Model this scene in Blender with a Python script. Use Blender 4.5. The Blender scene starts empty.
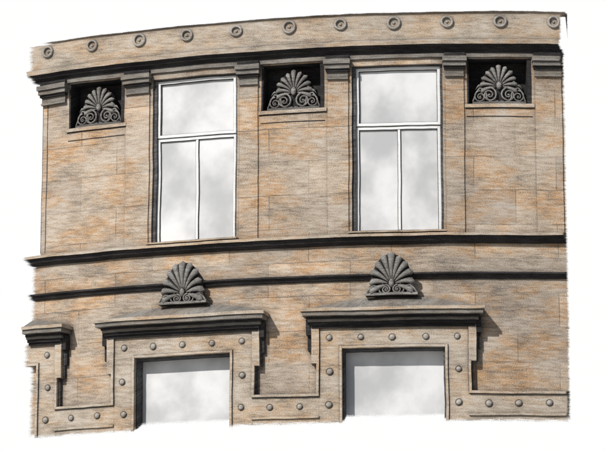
import bpy, math, random
from mathutils import Vector, noise
random.seed(4)
sc=bpy.context.scene
R=11.5; D=34.0; CX=2.324; CY=R
TH=math.radians(12.1)

def P(s,z,d,wob=True):
    if wob:
        a=noise.noise(Vector((s*1.7,z*1.7,3.1)))*.010+noise.noise(Vector((s*7,z*7,1.1)))*.004
        b=noise.noise(Vector((s*1.7,z*1.7,9.7)))*.010+noise.noise(Vector((s*7,z*7,5.1)))*.004
        s+=a; z+=b
    p=s/R
    return (CX+(R+d)*math.sin(p), CY-(R+d)*math.cos(p), z)

# ---------------------------------------------------------------- materials
def N(nt,t,**k):
    n=nt.nodes.new(t)
    for a,b in k.items(): setattr(n,a,b)
    return n
def math_(nt,op,a,b=None,clamp=False):
    n=N(nt,'ShaderNodeMath',operation=op,use_clamp=clamp)
    for i,x in enumerate((a,b)):
        if x is None: continue
        if isinstance(x,(int,float)): n.inputs[i].default_value=x
        else: nt.links.new(x,n.inputs[i])
    return n.outputs[0]
def mix(nt,f,a,b,mode='MIX'):
    n=N(nt,'ShaderNodeMix',data_type='RGBA',blend_type=mode)
    for i,x in ((0,f),(6,a),(7,b)):
        if isinstance(x,(int,float)): n.inputs[i].default_value=x
        elif isinstance(x,tuple): n.inputs[i].default_value=(*x,1)
        else: nt.links.new(x,n.inputs[i])
    return n.outputs[2]
def ramp(nt,x,lo,hi):
    n=N(nt,'ShaderNodeMapRange'); n.interpolation_type='SMOOTHSTEP'
    nt.links.new(x,n.inputs[0]); n.inputs[1].default_value=lo; n.inputs[2].default_value=hi
    return n.outputs[0]
def noise_uv(nt,uv,sx,sy,detail=4,rough=.6,rot=0,off=0):
    m=N(nt,'ShaderNodeMapping'); nt.links.new(uv,m.inputs[0])
    m.inputs['Rotation'].default_value=(0,0,rot)
    m.inputs['Location'].default_value=(off,off*.7,off*.3)
    m2=N(nt,'ShaderNodeMapping'); nt.links.new(m.outputs[0],m2.inputs[0])
    m2.inputs['Scale'].default_value=(sx,sy,1)
    n=N(nt,'ShaderNodeTexNoise'); n.noise_dimensions='2D'; nt.links.new(m2.outputs[0],n.inputs[0])
    n.inputs['Scale'].default_value=1; n.inputs['Detail'].default_value=detail; n.inputs['Roughness'].default_value=rough
    return n.outputs[0]
SOLID={}
def make_mat(name,base,**k):
    m=_mat(name,base,fade=True,**k); SOLID[m.name]=_mat(name+'_intact',base,fade=False,**k)
    return m
def _mat(name,base,orange=None,graphite=(.075,.072,.072),pale=(.56,.525,.47),o_amt=.8,g_amt=.8,p_amt=.6,joints=False,bump=.25,grime=.6,rough=.9,spec=.2,fade=True):  # grime: strength of the crease shade mixed into the colour
    m=bpy.data.materials.new(name); m.use_nodes=True; nt=m.node_tree
    bs=nt.nodes['Principled BSDF']; out=nt.nodes['Material Output']
    uv=N(nt,'ShaderNodeUVMap',uv_map='UVMap').outputs[0]
    strokes=noise_uv(nt,uv,5.5,34,4,.70,rot=.05)
    strokes2=noise_uv(nt,uv,6,20,3,.7,rot=-.12,off=7)
    grain=noise_uv(nt,uv,80,95,2,.7,off=3)
    blot=noise_uv(nt,uv,1.3,2.4,4,.60,off=11)
    blot2=noise_uv(nt,uv,1.8,3.2,4,.62,off=23)
    col=base
    if orange:
        f=math_(nt,'ADD',math_(nt,'MULTIPLY',ramp(nt,strokes2,.38,.62),.6),.4)
        f=math_(nt,'MULTIPLY',ramp(nt,blot,.40,.62),f)
        f=math_(nt,'MULTIPLY',f,o_amt)
        col=mix(nt,f,col,orange)
    sg=math_(nt,'ADD',math_(nt,'MULTIPLY',strokes,.50),math_(nt,'MULTIPLY',grain,.50))
    sb=math_(nt,'ADD',sg,math_(nt,'MULTIPLY',math_(nt,'SUBTRACT',blot2,.5),.40))
    if joints:
        x=N(nt,'ShaderNodeSeparateXYZ'); nt.links.new(uv,x.inputs[0])
        height_dark=math_(nt,'ADD',ramp(nt,x.outputs[1],8.9,8.2),ramp(nt,x.outputs[1],10.6,11.0))  # darker towards the lower storey and up towards the cornice
        sb=math_(nt,'ADD',sb,math_(nt,'MULTIPLY',height_dark,.018))
    f=math_(nt,'MULTIPLY',ramp(nt,sb,.48,.70),g_amt)
    col=mix(nt,f,col,graphite)
    f=math_(nt,'MULTIPLY',ramp(nt,sb,.51,.36),p_amt)
    col=mix(nt,f,col,pale)
    if joints:
        b=N(nt,'ShaderNodeTexBrick'); mp=N(nt,'ShaderNodeMapping'); nt.links.new(uv,mp.inputs[0])
        mp.inputs['Location'].default_value=(.3,.12,0)
        nt.links.new(mp.outputs[0],b.inputs[0])
        b.inputs['Scale'].default_value=1; b.inputs['Mortar Size'].default_value=.006; b.inputs['Mortar Smooth'].default_value=.3
        b.inputs['Brick Width'].default_value=.98; b.inputs['Row Height'].default_value=.41
        b.inputs['Color1'].default_value=(.34,.345,.36,1); b.inputs['Color2'].default_value=(.64,.61,.57,1); b.inputs['Mortar'].default_value=(.5,.5,.5,1)
        col=mix(nt,.50,col,b.outputs[0],'OVERLAY')
        j=math_(nt,'MULTIPLY',b.outputs[1],math_(nt,'ADD',math_(nt,'MULTIPLY',ramp(nt,blot,.40,.58),.40),.20))
        col=mix(nt,j,col,(.06,.055,.05))
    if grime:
        ao=N(nt,'ShaderNodeAmbientOcclusion'); ao.samples=2; ao.inputs['Distance'].default_value=.08  # ambient occlusion mixes crease shade into the base colour
        f=math_(nt,'MULTIPLY',math_(nt,'SUBTRACT',1,ramp(nt,ao.outputs[1],.35,.92)),grime)  # grime scales the crease shade
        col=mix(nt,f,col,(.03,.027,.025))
    nt.links.new(col,bs.inputs['Base Color']); bs.inputs['Roughness'].default_value=rough
    bs.inputs['Specular IOR Level'].default_value=spec
    if bump:
        bp=N(nt,'ShaderNodeBump'); bp.inputs['Strength'].default_value=bump; bp.inputs['Distance'].default_value=.012
        nt.links.new(sg,bp.inputs['Height']); nt.links.new(bp.outputs[0],bs.inputs['Normal'])
    if fade: add_fade(nt,bs,out,uv,strokes,grain)
    return m
def add_fade(nt,bs,out,uv,strokes,grain):
    x=N(nt,'ShaderNodeSeparateXYZ'); nt.links.new(uv,x.inputs[0])
    s,z=x.outputs[0],x.outputs[1]
    L=math_(nt,'ADD',s,5.86); Rr=math_(nt,'MULTIPLY',math_(nt,'SUBTRACT',.785,s),2.2)
    B=math_(nt,'MULTIPLY',math_(nt,'SUBTRACT',z,6.60),1.6); T=math_(nt,'MULTIPLY',math_(nt,'SUBTRACT',11.49,z),4)
    mn=math_(nt,'MINIMUM',math_(nt,'MINIMUM',L,Rr),math_(nt,'MINIMUM',B,T))
    nn=math_(nt,'ADD',math_(nt,'MULTIPLY',math_(nt,'SUBTRACT',strokes,.5),.10),math_(nt,'MULTIPLY',math_(nt,'SUBTRACT',grain,.5),.07))
    a=ramp(nt,math_(nt,'ADD',mn,nn),-.03,.04)
    tr=N(nt,'ShaderNodeBsdfTransparent'); mx=N(nt,'ShaderNodeMixShader')
    nt.links.new(a,mx.inputs[0]); nt.links.new(tr.outputs[0],mx.inputs[1]); nt.links.new(bs.outputs[0],mx.inputs[2])
    nt.links.new(mx.outputs[0],out.inputs[0])

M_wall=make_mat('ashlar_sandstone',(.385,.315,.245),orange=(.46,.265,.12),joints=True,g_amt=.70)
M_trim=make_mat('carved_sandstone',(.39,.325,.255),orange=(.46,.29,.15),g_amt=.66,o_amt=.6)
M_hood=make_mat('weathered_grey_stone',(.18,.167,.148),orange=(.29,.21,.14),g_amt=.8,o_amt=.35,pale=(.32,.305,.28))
M_shade=make_mat('dark_shade_stone',(.024,.022,.022),graphite=(.010,.010,.010),pale=(.075,.07,.07),p_amt=.5,grime=0)  # near-black colour paints shade under mouldings and in recesses; also dark palmette backing
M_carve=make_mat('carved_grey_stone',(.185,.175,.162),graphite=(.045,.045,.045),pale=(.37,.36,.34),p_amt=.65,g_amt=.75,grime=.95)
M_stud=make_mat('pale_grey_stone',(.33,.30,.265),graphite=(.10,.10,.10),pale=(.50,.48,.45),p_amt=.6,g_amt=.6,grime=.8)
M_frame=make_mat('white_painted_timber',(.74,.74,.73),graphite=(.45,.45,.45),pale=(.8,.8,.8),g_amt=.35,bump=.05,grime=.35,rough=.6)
M_line=make_mat('dark_putty_and_shade_line',(.06,.06,.062),graphite=(.02,.02,.02),pale=(.2,.2,.2),p_amt=.5,grime=0,bump=0)  # shared by putty beads, outlines and painted shadow strips
def pane_mat(name,fade):
    m=bpy.data.materials.new(name); m.use_nodes=True; nt=m.node_tree
    bs=nt.nodes['Principled BSDF']; out=nt.nodes['Material Output']
    uv=N(nt,'ShaderNodeUVMap',uv_map='UVMap').outputs[0]
    c=noise_uv(nt,uv,1.3,1.2,4,.55,rot=.6,off=2); st=noise_uv(nt,uv,5.5,34,4,.7); g=noise_uv(nt,uv,70,90,2,.6)
    f=ramp(nt,c,.28,.72)
    col=mix(nt,f,(.72,.72,.72),(.43,.435,.44))  # grey cloud noise paints sky reflections into the pane colour
    col=mix(nt,math_(nt,'MULTIPLY',g,.14),col,(.4,.4,.4))
    nt.links.new(col,bs.inputs['Base Color']); bs.inputs['Roughness'].default_value=.3; bs.inputs['Specular IOR Level'].default_value=.25
    if fade: add_fade(nt,bs,out,uv,st,g)
    return m
M_pane=pane_mat('milky_window_glass',True); SOLID[M_pane.name]=pane_mat('milky_window_glass_intact',False)  # the milky look is sky reflections painted into the pane colour

# ---------------------------------------------------------------- mesh builder
class MB:
    def __init__(s): s.v=[];s.f=[];s.uv=[];s.m=[]
    def patch(self,c00,c10,c11,c01,mi=0,step=.1,flip=False):
        def ln(a,b): return math.dist(a,b)
        nu=max(1,int(math.ceil(max(ln(c00,c10),ln(c01,c11))/step))); nv=max(1,int(math.ceil(max(ln(c00,c01),ln(c10,c11))/step)))
        b=len(self.v)
        for j in range(nv+1):
            for i in range(nu+1):
                u=i/nu;w=j/nv
                p=[(1-w)*((1-u)*c00[k]+u*c10[k])+w*((1-u)*c01[k]+u*c11[k]) for k in range(3)]
                self.v.append(P(*p)); self.uv.append((p[0]+p[2]*.5,p[1]+p[2]*.5))
        for j in range(nv):
            for i in range(nu):
                q=[b+j*(nu+1)+i,b+j*(nu+1)+i+1,b+(j+1)*(nu+1)+i+1,b+(j+1)*(nu+1)+i]
                self.f.append(q[::-1] if flip else q); self.m.append(mi)
    def box(self,s0,s1,z0,z1,d0,d1,mi=0,step=.1):
        c=lambda s,z,d:(s,z,d)
        self.patch(c(s0,z0,d1),c(s1,z0,d1),c(s1,z1,d1),c(s0,z1,d1),mi,step)
        self.patch(c(s0,z1,d1),c(s1,z1,d1),c(s1,z1,d0),c(s0,z1,d0),mi,step)
        self.patch(c(s0,z0,d0),c(s1,z0,d0),c(s1,z0,d1),c(s0,z0,d1),mi,step)
        self.patch(c(s0,z0,d0),c(s0,z0,d1),c(s0,z1,d1),c(s0,z1,d0),mi,step)
        self.patch(c(s1,z0,d1),c(s1,z0,d0),c(s1,z1,d0),c(s1,z1,d1),mi,step)
    def sweep(self,prof,s0,s1,mis=None):
        for k in range(len(prof)-1):
            (da,za),(db,zb)=prof[k],prof[k+1]
            self.patch((s0,za,da),(s1,za,da),(s1,zb,db),(s0,zb,db),mis[k] if mis else 0)
        for s,fl in ((s0,True),(s1,False)):
            b=len(self.v)
            for d,z in prof: self.v.append(P(s,z,d)); self.uv.append((s+d*.5,z+d*.5))
            f=list(range(b,b+len(prof))); self.f.append(f[::-1] if fl else f); self.m.append(mis[0] if mis else 0)
    def wall(self,s0,s1,z0,z1,d,holes,depth,mi=0,rmi=0):
        S=sorted({s0,s1,*[h[0] for h in holes],*[h[1] for h in holes]}); Z=sorted({z0,z1,*[h[2] for h in holes],*[h[3] for h in holes]})
        S=[x for x in S if s0<=x<=s1]; Z=[x for x in Z if z0<=x<=z1]
        for a,b in zip(S,S[1:]):
            for c,e in zip(Z,Z[1:]):
                ms=(a+b)/2;mz=(c+e)/2
                if any(h[0]<ms<h[1] and h[2]<mz<h[3] for h in holes): continue
                self.patch((a,c,d),(b,c,d),(b,e,d),(a,e,d),mi)
        for h in holes:
            a,b,c,e=h[:4]; q=h[4] if len(h)>4 else depth
            self.patch((a,c,d),(a,c,d-q),(a,e,d-q),(a,e,d),rmi)
            self.patch((b,c,d-q),(b,c,d),(b,e,d),(b,e,d-q),rmi)
            self.patch((a,c,d-q),(a,c,d),(b,c,d),(b,c,d-q),rmi)
            self.patch((a,e,d),(a,e,d-q),(b,e,d-q),(b,e,d),rmi)
    def blob(self,fn,nu=10,nv=6,mi=0):
        b=len(self.v)
        for j in range(nv+1):
            for i in range(nu):
                p=fn(i/nu,j/nv); self.v.append(P(*p)); self.uv.append((p[0],p[1]+p[2]*.5))
        for j in range(nv):
            for i in range(nu):
                i2=(i+1)%nu
                self.f.append([b+j*nu+i,b+j*nu+i2,b+(j+1)*nu+i2,b+(j+1)*nu+i]); self.m.append(mi)
    def tube(self,pts,r,mi=0,n=6):
        L=len(pts);b=len(self.v)
        for k,p in enumerate(pts):
            q=Vector(pts[min(k+1,L-1)])-Vector(pts[max(k-1,0)]); q.normalize()
            nx=Vector((-q.y,q.x,0)); 
            if nx.length<1e-6: nx=Vector((1,0,0))
            nx.normalize(); nd=Vector((0,0,1)); rr=r[k] if isinstance(r,list) else r
            for i in range(n):
                a=2*math.pi*i/n; w=Vector(p)+nx*math.cos(a)*rr+nd*math.sin(a)*rr
                self.v.append(P(*w)); self.uv.append((w[0],w[1]))
        for k in range(L-1):
            for i in range(n):
                i2=(i+1)%n
                self.f.append([b+k*n+i,b+k*n+i2,b+(k+1)*n+i2,b+(k+1)*n+i]); self.m.append(mi)
    def obj(self,name,mats,parent=None,smooth=False):
        me=bpy.data.meshes.new(name); me.from_pydata(self.v,[],self.f)
        ul=me.uv_layers.new(name='UVMap')
        for l in me.loops: ul.data[l.index].uv=self.uv[l.vertex_index]
        nm=len(mats)
        for m in mats: me.materials.append(m)
        for m in mats: me.materials.append(SOLID[m.name])
        mi=[]
        for f,k in zip(self.f,self.m):
            us=[self.uv[i] for i in f]
            inside=all(-5.66<u[0]<.62 and 6.72<u[1]<11.41 for u in us)
            mi.append(k+nm if inside else k)
        me.polygons.foreach_set('material_index',mi)
        if smooth: me.polygons.foreach_set('use_smooth',[True]*len(me.polygons))
        me.update(); o=bpy.data.objects.new(name,me); sc.collection.objects.link(o)
        if parent: o.parent=parent
        return o

B=bpy.data.objects.new('curved_stone_building',None); sc.collection.objects.link(B)

WIN=[(-4.235,-3.15),(-1.745,-.66)]; WZ0,WZ1=8.80,10.86
NC=[-5.0,-2.46,.015]; NH=.385; NZ0,NZ1=10.36,10.92
LC=[-3.80,-1.26]; OH=.60; OZ=7.43
SL,SR=-5.99,.87
# ---------------- wall
w=MB()
w.wall(-5.76,SR,8.76,11.04,0,[(a,b,WZ0,WZ1,.10) for a,b in WIN]+[(c-NH,c+NH,NZ0,NZ1,.26) for c in NC],.1,0,0)
w.patch((-5.76,8.76,-.25),(-5.76,8.76,0),(-5.76,11.04,0),(-5.76,11.04,-.25))
w.wall(SL,SR,6.50,8.76,0,[(c-OH,c+OH,6.40,OZ,.13) for c in LC],.1,0,0)
w.patch((.5,6.75,-.3),(-5.6,6.75,-.3),(-5.6,11.0,-.3),(.5,11.0,-.3))
w.obj('ashlar_wall',[M_wall],B)
w=MB()
w.box(-5.70,-5.692,8.83,10.70,-.01,.0035); w.box(-5.775,-5.762,8.83,10.70,-.20,-.01)
w.obj('corner_pilaster_joint',[M_line],B)
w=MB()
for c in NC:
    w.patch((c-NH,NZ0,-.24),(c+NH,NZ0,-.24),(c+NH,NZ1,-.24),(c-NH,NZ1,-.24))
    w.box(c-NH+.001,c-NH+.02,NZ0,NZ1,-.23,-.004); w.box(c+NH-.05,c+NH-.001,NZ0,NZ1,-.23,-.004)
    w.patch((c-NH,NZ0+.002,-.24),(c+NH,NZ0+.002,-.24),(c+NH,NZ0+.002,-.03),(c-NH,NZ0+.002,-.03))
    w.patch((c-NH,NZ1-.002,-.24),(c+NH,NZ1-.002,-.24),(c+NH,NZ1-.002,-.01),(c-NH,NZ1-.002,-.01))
w.obj('niche_recesses',[M_shade],B)  # near-black lining paints the niche shade
w=MB()
for c in NC:
    w.box(c-NH-.03,c+NH+.03,NZ0-.045,NZ0-.002,-.05,.022)
    w.box(c-NH-.02,c+NH+.02,NZ0-.054,NZ0-.046,-.02,.010,1)
    w.box(c-NH-.01,c+NH+.01,10.205,10.214,-.02,.004,1)
w.obj('niche_sills',[M_trim,M_shade],B)

# ---------------- cornice
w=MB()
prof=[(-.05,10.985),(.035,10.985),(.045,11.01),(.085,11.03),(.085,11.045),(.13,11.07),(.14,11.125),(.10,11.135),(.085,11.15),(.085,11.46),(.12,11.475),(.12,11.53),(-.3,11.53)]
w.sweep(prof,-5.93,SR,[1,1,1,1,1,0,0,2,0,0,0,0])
w.obj('cornice',[M_trim,M_shade,M_hood],B)
w=MB()
for i in range(11):
    c=-5.65+.631*i+random.uniform(-.008,.008)
    r=.066+random.uniform(-.005,.005); e=random.uniform(.92,1.05)
    w.blob(lambda u,v,c=c,r=r:(c+(r+.017*math.cos(2*math.pi*v))*math.cos(2*math.pi*u),11.352+e*(r+.017*math.cos(2*math.pi*v))*math.sin(2*math.pi*u),.09+.026*math.sin(2*math.pi*v)),20,8)
    w.blob(lambda u,v,c=c:(c+.018*math.sin(v*math.pi/2)*math.cos(2*math.pi*u),11.352+.018*math.sin(v*math.pi/2)*math.sin(2*math.pi*u),.088+.012*math.cos(v*math.pi/2)),10,4)
w.obj('cornice_ring_ornaments',[M_stud],B,True)

# ---------------- pilaster capitals
w=MB(); sh=MB()
caps=[(-5.80,-5.39),(-4.62,-4.24),(-3.15,-2.85),(-2.07,-1.75),(-.66,-.375),(.405,.79)]
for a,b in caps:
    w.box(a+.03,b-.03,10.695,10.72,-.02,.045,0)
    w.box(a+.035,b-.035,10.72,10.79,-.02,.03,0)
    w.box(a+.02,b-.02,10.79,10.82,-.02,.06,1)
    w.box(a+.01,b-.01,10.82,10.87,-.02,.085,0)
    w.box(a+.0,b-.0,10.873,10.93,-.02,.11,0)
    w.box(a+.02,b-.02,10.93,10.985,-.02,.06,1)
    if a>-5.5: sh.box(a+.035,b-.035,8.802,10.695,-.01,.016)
w.obj('pilaster_capitals',[M_hood,M_shade],B)
sh.obj('pilaster_shafts',[M_wall],B)
w=MB()
w.box(-5.76,SR,10.935,10.984,-.02,.03)
w.obj('architrave',[M_hood],B)

# ---------------- string courses
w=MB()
w.sweep([(-.02,8.67),(.02,8.67),(.05,8.685),(.07,8.70),(.09,8.738),(.12,8.748),(.12,8.78),(-.02,8.80)],SL,SR,[1,1,1,1,1,0,0])  # dark lower profile paints the shadow under the string
w.obj('sill_string_course',[M_trim,M_shade],B)
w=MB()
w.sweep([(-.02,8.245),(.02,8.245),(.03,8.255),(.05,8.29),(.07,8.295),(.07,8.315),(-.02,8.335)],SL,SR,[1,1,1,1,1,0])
w.obj('lower_string_course',[M_hood,M_shade],B)

# ---------------- windows
def sash_window(k,a,b):
    w=MB()
    e=bpy.data.objects.new('sash_window' if k==0 else 'sash_window.%03d'%k,None); sc.collection.objects.link(e); e.parent=B
    w.box(a+.001,a+.045,WZ0,WZ1-.001,-.098,-.03,1); w.box(b-.03,b-.001,WZ0,WZ1-.001,-.098,-.045,1)  # wide dark strip on the left paints the reveal's shadow
    w.box(a+.045,b-.03,WZ1-.02,WZ1-.001,-.098,-.045,1)
    A,Bb=a+.045,b-.03
    t=.032
    def fr(s0,s1,z0,z1,d): 
        w.box(s0,s0+t,z0,z1,-.10,d,0); w.box(s1-t,s1,z0,z1,-.10,d,0)
        w.box(s0+t,s1-t,z1-t,z1,-.10,d-.001,0); w.box(s0+t,s1-t,z0,z0+t,-.10,d-.001,0)
        q=.008
        w.box(s0+t,s0+t+q,z0+t,z1-t,-.10,d-.02,1); w.box(s1-t-q,s1-t,z0+t,z1-t,-.10,d-.02,1)
        w.box(s0+t+q,s1-t-q,z1-t-q,z1-t,-.10,d-.02,1); w.box(s0+t+q,s1-t-q,z0+t,z0+t+q,-.10,d-.02,1)
    zr=10.13
    fr(A,Bb,zr,WZ1-.02,-.055)
    w.box(A,Bb,zr-.012,zr-.001,-.10,-.06,1)
    fr(A,Bb,WZ0+.02,zr-.012,-.065)
    w.box(A,Bb,WZ0-.0,WZ0+.019,-.10,-.03,1)
    c=(A+Bb)/2+.01
    w.box(c-.022,c-.014,WZ0+.06,zr-.05,-.10,-.083,1); w.box(c+.014,c+.022,WZ0+.06,zr-.05,-.10,-.083,1); w.box(c-.014,c+.014,WZ0+.06,zr-.05,-.10,-.07,0)
    w.obj('sash_frame',[M_frame,M_line],e)
    p=MB(); p.patch((A,WZ0,-.092),(Bb,WZ0,-.092),(Bb,WZ1,-.092),(A,WZ1,-.092)); p.obj('glass',[M_pane],e)
    q=MB(); q.box(a-.03,b+.03,WZ0-.001,WZ0+.018,-.03,.10,0)
    q.obj('stone_sill',[M_trim,M_line],e)
for k,(a,b) in enumerate(WIN): sash_window(k,a,b)

# ---------------- lower openings: surrounds, hoods
def stud(w,s,z,d,r=.036):
    s+=random.uniform(-.012,.012); z+=random.uniform(-.008,.008); r*=random.uniform(.9,1.08)
    w.blob(lambda u,v:(s+r*math.sin(v*math.pi/2+.001)*math.cos(2*math.pi*u),z+r*math.sin(v*math.pi/2+.001)*math.sin(2*math.pi*u),d+r*.75*math.cos(v*math.pi/2)),12,5)
    w.blob(lambda u,v:(s+(r+.006)*math.cos(2*math.pi*u),z+(r+.006)*math.sin(2*math.pi*u),d-.01+.016*v),12,1)
DS=.075
OU=.90
sur=MB(); st=MB(); lines=MB()
for c in LC+[-6.34]:
    a,b=c-OU,c+OU
    for sg in (-1,1):
        i0,i1=sorted((c+sg*OH,c+sg*(OU-.03)))
        if i1<SL: continue
        i0=max(i0,SL)
        sur.box(i0,i1,6.5,OZ,-.13,DS-.002)
        e0,e1=sorted((c+sg*(OU-.03),c+sg*OU)); sur.box(e0,e1,6.905,7.26,-.01,DS+.025)
        e0,e1=sorted((c+sg*(OU-.03),c+sg*(OU+.06))); sur.box(e0,e1,7.26,7.70,-.01,DS+.025)
        e0,e1=sorted((c+sg*(OH+.002),c+sg*(OH+.03))); sur.box(e0,e1,6.5,OZ+.03,DS-.004,DS+.018)
        e0,e1=sorted((c+sg*(OH+.031),c+sg*(OH+.037))); lines.box(e0,e1,6.5,OZ+.035,DS-.01,DS+.002)
        e0,e1=sorted((c+sg*(OU-.036),c+sg*(OU-.031))); lines.box(e0,e1,6.9,7.69,DS-.01,DS+.002)
        e0,e1=sorted((c+sg*(OH-.002),c+sg*(OH-.018))); lines.box(e0,e1,6.5,OZ,-.12,.03)
        if sg>0: lines.box(b+.001,b+.02,6.91,7.255,-.01,.05); lines.box(b+.061,b+.08,7.26,7.60,-.01,.05)  # wider dark strips paint the shadow right of the jamb
        elif a>SL: lines.box(a-.012,a-.001,6.91,7.255,-.01,.02); lines.box(a-.072,a-.061,7.26,7.60,-.01,.02)
    l0=max(a+.03,SL)
    sur.box(l0,b-.03,OZ,7.70,-.13,DS)
    if c>-6:
        sur.box(c-OH,c+OH,OZ+.002,OZ+.03,DS-.004,DS+.016)
        lines.box(c-OH-.03,c+OH+.03,OZ+.031,OZ+.037,DS-.01,DS+.002)
        lines.box(c-OH,c+OH,OZ-.02,OZ-.001,-.12,.03)
    else:
        sur.box(SL,c+OH,OZ+.002,OZ+.03,DS-.004,DS+.016)
    for i in range(5):
        s=c-.75+.375*i
        if s>SL: stud(st,s,7.555,DS)
    for z in (7.155,6.765):
        for sg in (-1,1):
            if c+sg*.75>SL: stud(st,c+sg*.75,z,DS)
bands=[(-6.34+OU-.03,LC[0]-OU+.03),(LC[0]+OU-.03,LC[1]-OU+.03),(LC[1]+OU-.03,SR)]
for k,(a,b) in enumerate(bands):
    sur.box(a,b,6.5,6.875,-.01,DS-.001)
    sur.box(a,b,6.876,6.905,-.01,DS+.025)
    lines.box(a,b,6.868,6.874,DS-.01,DS+.003); lines.box(a+.03,b-.03,6.906,6.918,-.01,.02)
    sur.box(a,b,6.62,6.645,DS-.01,DS+.02)
for s in (-5.24,-4.90,-2.70,-2.36,-.16,.19,.54): stud(st,s,6.765,DS)
sur.obj('window_surrounds',[M_trim],B); st.obj('ball_studs',[M_stud],B,True); lines.obj('outline_and_shade_lines',[M_line],B)  # dark strips are drawn outlines plus painted jamb shadow
p=MB()
for c in LC: p.patch((c-OH,6.45,-.12),(c+OH,6.45,-.12),(c+OH,OZ,-.12),(c-OH,OZ,-.12))
p.obj('lower_window_glass',[M_pane],B)

for k,c in enumerate(LC+[-6.34]):
    h=MB(); HL=-5.84
    def bx(hw,z0,z1,d,mi=0):
        a=max(c-hw,HL); h.box(a,c+hw,z0,z1,-.02,d,mi)
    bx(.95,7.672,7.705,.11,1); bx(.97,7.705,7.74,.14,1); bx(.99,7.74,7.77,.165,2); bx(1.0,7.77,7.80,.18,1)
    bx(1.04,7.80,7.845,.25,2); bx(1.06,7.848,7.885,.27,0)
    n=36
    def zt(t): return 7.885+.15*min(1,math.sin(math.pi*max(0,min(1,t))))**.7
    for i in range(n):
        t0,t1=i/n,(i+1)/n; s0=c-1.05+2.1*t0; s1=c-1.05+2.1*t1
        if s0<HL: continue
        h.patch((s0,7.886,.265),(s1,7.886,.265),(s1,zt(t1),.06),(s0,zt(t0),.06),2)
        h.patch((s0,zt(t0),.06),(s1,zt(t1),.06),(s1,zt(t1)+.005,.0),(s0,zt(t0)+.005,.0),2)
    for sg in (-1,1):
        if c+sg*1.0<SL: continue
        b0,b1=sorted((c+sg*.965,c+sg*1.02))
        h.box(b0,b1,7.60,7.775,-.02,.10,1)
        h.box(b0+.008,b1-.008,7.42,7.60,-.02,.05,1)
    h.obj('hood_mould' if k==0 else 'hood_mould.%03d'%k,[M_trim,M_shade,M_hood],B)

# ---------------- palmettes
def palmette(name,c,z0,W,H,d,bzf=.28,rf=.72,wf=.82):
    w=MB()
    bz=z0+H*bzf; Rr=H*rf
    n=11
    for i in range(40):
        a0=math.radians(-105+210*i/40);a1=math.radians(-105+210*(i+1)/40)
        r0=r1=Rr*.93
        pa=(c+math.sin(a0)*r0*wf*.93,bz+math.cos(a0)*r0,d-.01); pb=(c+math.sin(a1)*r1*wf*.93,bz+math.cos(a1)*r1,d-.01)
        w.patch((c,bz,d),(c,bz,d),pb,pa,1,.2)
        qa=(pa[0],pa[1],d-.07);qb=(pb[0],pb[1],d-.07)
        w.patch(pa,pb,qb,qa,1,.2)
    for i in range(n):
        a=math.radians(-98+196*i/(n-1)); L=Rr*(1.0 if abs(a)<.3 else .97)*random.uniform(.96,1.02); ww=Rr*.098*(1.15 if i==n//2 else 1)
        def fn(u,v,a=a,L=L,ww=ww):
            t=.16+.84*v; wd=ww*(.22+1.0*v**.9)*math.sqrt(max(0,1-max(0,(v-.82)/.18)**2))+.0005
            ang=2*math.pi*u; x=math.cos(ang)*wd; y=math.sin(ang)*wd*.9
            bend=a+ .14*math.sin(a)*v*v
            px=math.sin(bend)*L*t*wf+x*math.cos(bend); pz=math.cos(bend)*L*t-x*math.sin(bend)
            return (c+px,bz+pz,d+.012+y+.035*v*(1-v)*2)
        w.blob(fn,8,9,0)
    w.blob(lambda u,v:(c+.035*math.sin(math.pi*v)*math.cos(2*math.pi*u),bz+.01+H*.10*math.cos(math.pi*v),d+.03+.03*math.sin(math.pi*v)*math.sin(2*math.pi*u)),10,6)
    def spiral(cx,cz,r0,turns,start,sg,rad):
        pts=[];rs=[];m=int(26*turns)
        for i in range(m+1):
            t=i/m; a=start+sg*2*math.pi*turns*t; r=r0*(1-t*.85)
            pts.append((cx+r*math.cos(a),cz+r*math.sin(a),d+.03)); rs.append(rad*(1-.4*t))
        w.tube(pts,rs)
        w.blob(lambda u,v:(cx+rad*1.2*math.sin(v*math.pi/2)*math.cos(2*math.pi*u),cz+rad*1.2*math.sin(v*math.pi/2)*math.sin(2*math.pi*u),d+.03+rad*1.2*math.cos(v*math.pi/2)),8,3)
    S=bzf*H
    for sg in (-1,1):
        spiral(c+sg*S*.52,z0+S*.52,S*.42,1.8,math.pi/2,sg,.013)
        spiral(c+sg*W*.35,z0+S*.42,S*.34,1.7,math.pi/2,-sg,.011)
        pts=[(c+sg*x*W,z0+S*y,d+.028) for x,y in ((.02,.16),(.10,.10),(.18,.14),(.23,.35),(.24,.62),(.28,.84),(.36,.90),(.43,.62),(.47,.3),(.495,.14))]
        w.tube(pts,[.012]*10)
        for (x0,y0,x1,y1) in ((.20,.95,.33,1.15),(.30,.92,.44,.80),(.14,.6,.2,1.15)):
            w.blob(lambda u,v:(c+sg*W*(x0+(x1-x0)*v),z0+S*(y0+(y1-y0)*v+.18*math.sin(math.pi*v))+.017*math.sin(math.pi*v)*math.cos(2*math.pi*u),d+.018+.02*math.sin(math.pi*v)*math.sin(2*math.pi*u)),8,6)
    w.box(c-W*.5,c+W*.5,z0,z0+.028,d-.09,d+.045,0)
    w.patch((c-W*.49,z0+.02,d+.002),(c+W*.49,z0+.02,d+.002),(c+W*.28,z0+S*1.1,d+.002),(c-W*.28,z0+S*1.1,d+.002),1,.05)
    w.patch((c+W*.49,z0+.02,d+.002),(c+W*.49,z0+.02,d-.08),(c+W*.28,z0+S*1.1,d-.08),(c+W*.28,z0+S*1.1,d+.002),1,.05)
    return w.obj(name,[M_carve,M_shade],B,True)
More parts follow.
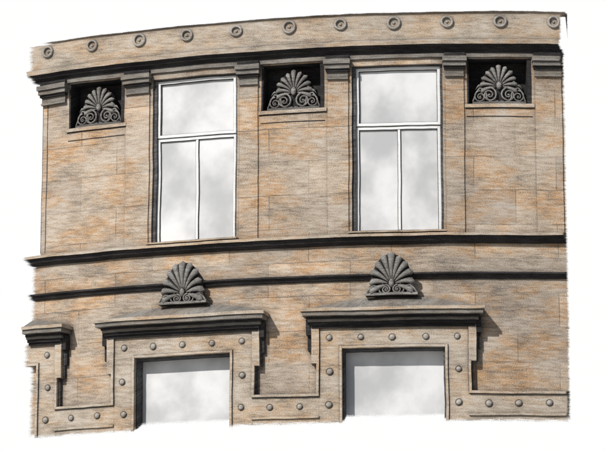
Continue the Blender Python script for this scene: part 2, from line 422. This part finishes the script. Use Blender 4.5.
for k,c in enumerate(NC): palmette('niche_palmette' if k==0 else 'niche_palmette.%03d'%k,c,NZ0+.012,.64,.50,-.085,.44,.56,.86)
for k,c in enumerate(LC): palmette('palmette_finial' if k==0 else 'palmette_finial.%03d'%k,c+(.03,-.01)[k],8.035,.60,.53,.13,.24,.76,.70)

# ---------------------------------------------------------------- ground, paper backdrop
me=bpy.data.meshes.new('ground'); me.from_pydata([(-400,-400,0),(400,-400,0),(400,400,0),(-400,400,0)],[],[(0,1,2,3)])
g=bpy.data.objects.new('ground',me); sc.collection.objects.link(g)
m=bpy.data.materials.new('pale_paving'); m.use_nodes=True; nt=m.node_tree
tc=N(nt,'ShaderNodeTexCoord'); n=N(nt,'ShaderNodeTexNoise'); n.inputs['Scale'].default_value=3; nt.links.new(tc.outputs['Object'],n.inputs[0])
nt.links.new(mix(nt,n.outputs[0],(.32,.31,.29),(.42,.41,.39)),nt.nodes['Principled BSDF'].inputs['Base Color']); me.materials.append(m)
vs=[];fs=[];K=40
for i in range(K+1):
    a=math.pi*i/K; x,y=90*math.cos(a),25+60*math.sin(a)
    vs+= [(x,y,.01),(x,y,70)]
for i in range(K): fs.append((2*i,2*i+1,2*i+3,2*i+2))
me=bpy.data.meshes.new('paper_backdrop'); me.from_pydata(vs,[],fs); o=bpy.data.objects.new('paper_backdrop',me); sc.collection.objects.link(o)
m=bpy.data.materials.new('glowing_white_paper'); m.use_nodes=True; nt=m.node_tree; nt.nodes.remove(nt.nodes['Principled BSDF'])
e=N(nt,'ShaderNodeEmission'); e.inputs[0].default_value=(1,1,.995,1); e.inputs[1].default_value=1.0; nt.links.new(e.outputs[0],nt.nodes['Material Output'].inputs[0]); me.materials.append(m)  # self-lit white backdrop added to stand for blank paper
m.cycles.emission_sampling='NONE'

# ---------------------------------------------------------------- light
dirv=Vector((.8,1,-.98)).normalized()
sl=bpy.data.lights.new('sun','SUN'); sl.energy=4.3; sl.angle=math.radians(.8); sl.color=(1,.97,.93)
so=bpy.data.objects.new('sun',sl); sc.collection.objects.link(so); so.rotation_euler=dirv.to_track_quat('-Z','Y').to_euler(); so.location=(-20,-25,30)
wd=bpy.data.worlds.new('World'); sc.world=wd; wd.use_nodes=True; nt=wd.node_tree
sk=N(nt,'ShaderNodeTexSky'); sk.sky_type='NISHITA'; sk.sun_disc=False
tosun=-dirv; sk.sun_elevation=math.asin(tosun.z); sk.sun_rotation=math.atan2(tosun.x,tosun.y)
nt.links.new(sk.outputs[0],nt.nodes['Background'].inputs[0]); nt.nodes['Background'].inputs[1].default_value=.065
# ---------------------------------------------------------------- camera
cam=bpy.data.cameras.new('camera'); co=bpy.data.objects.new('camera',cam); sc.collection.objects.link(co)
co.location=(0,-D,1.6); co.rotation_euler=(math.pi/2+TH,0,0)
fpx=85*D/math.cos(TH); cam.sensor_width=36; cam.lens=fpx*36/605; cam.clip_end=2000
sc.camera=co
sc.view_settings.view_transform='Standard'; sc.view_settings.look='None'; sc.view_settings.exposure=0
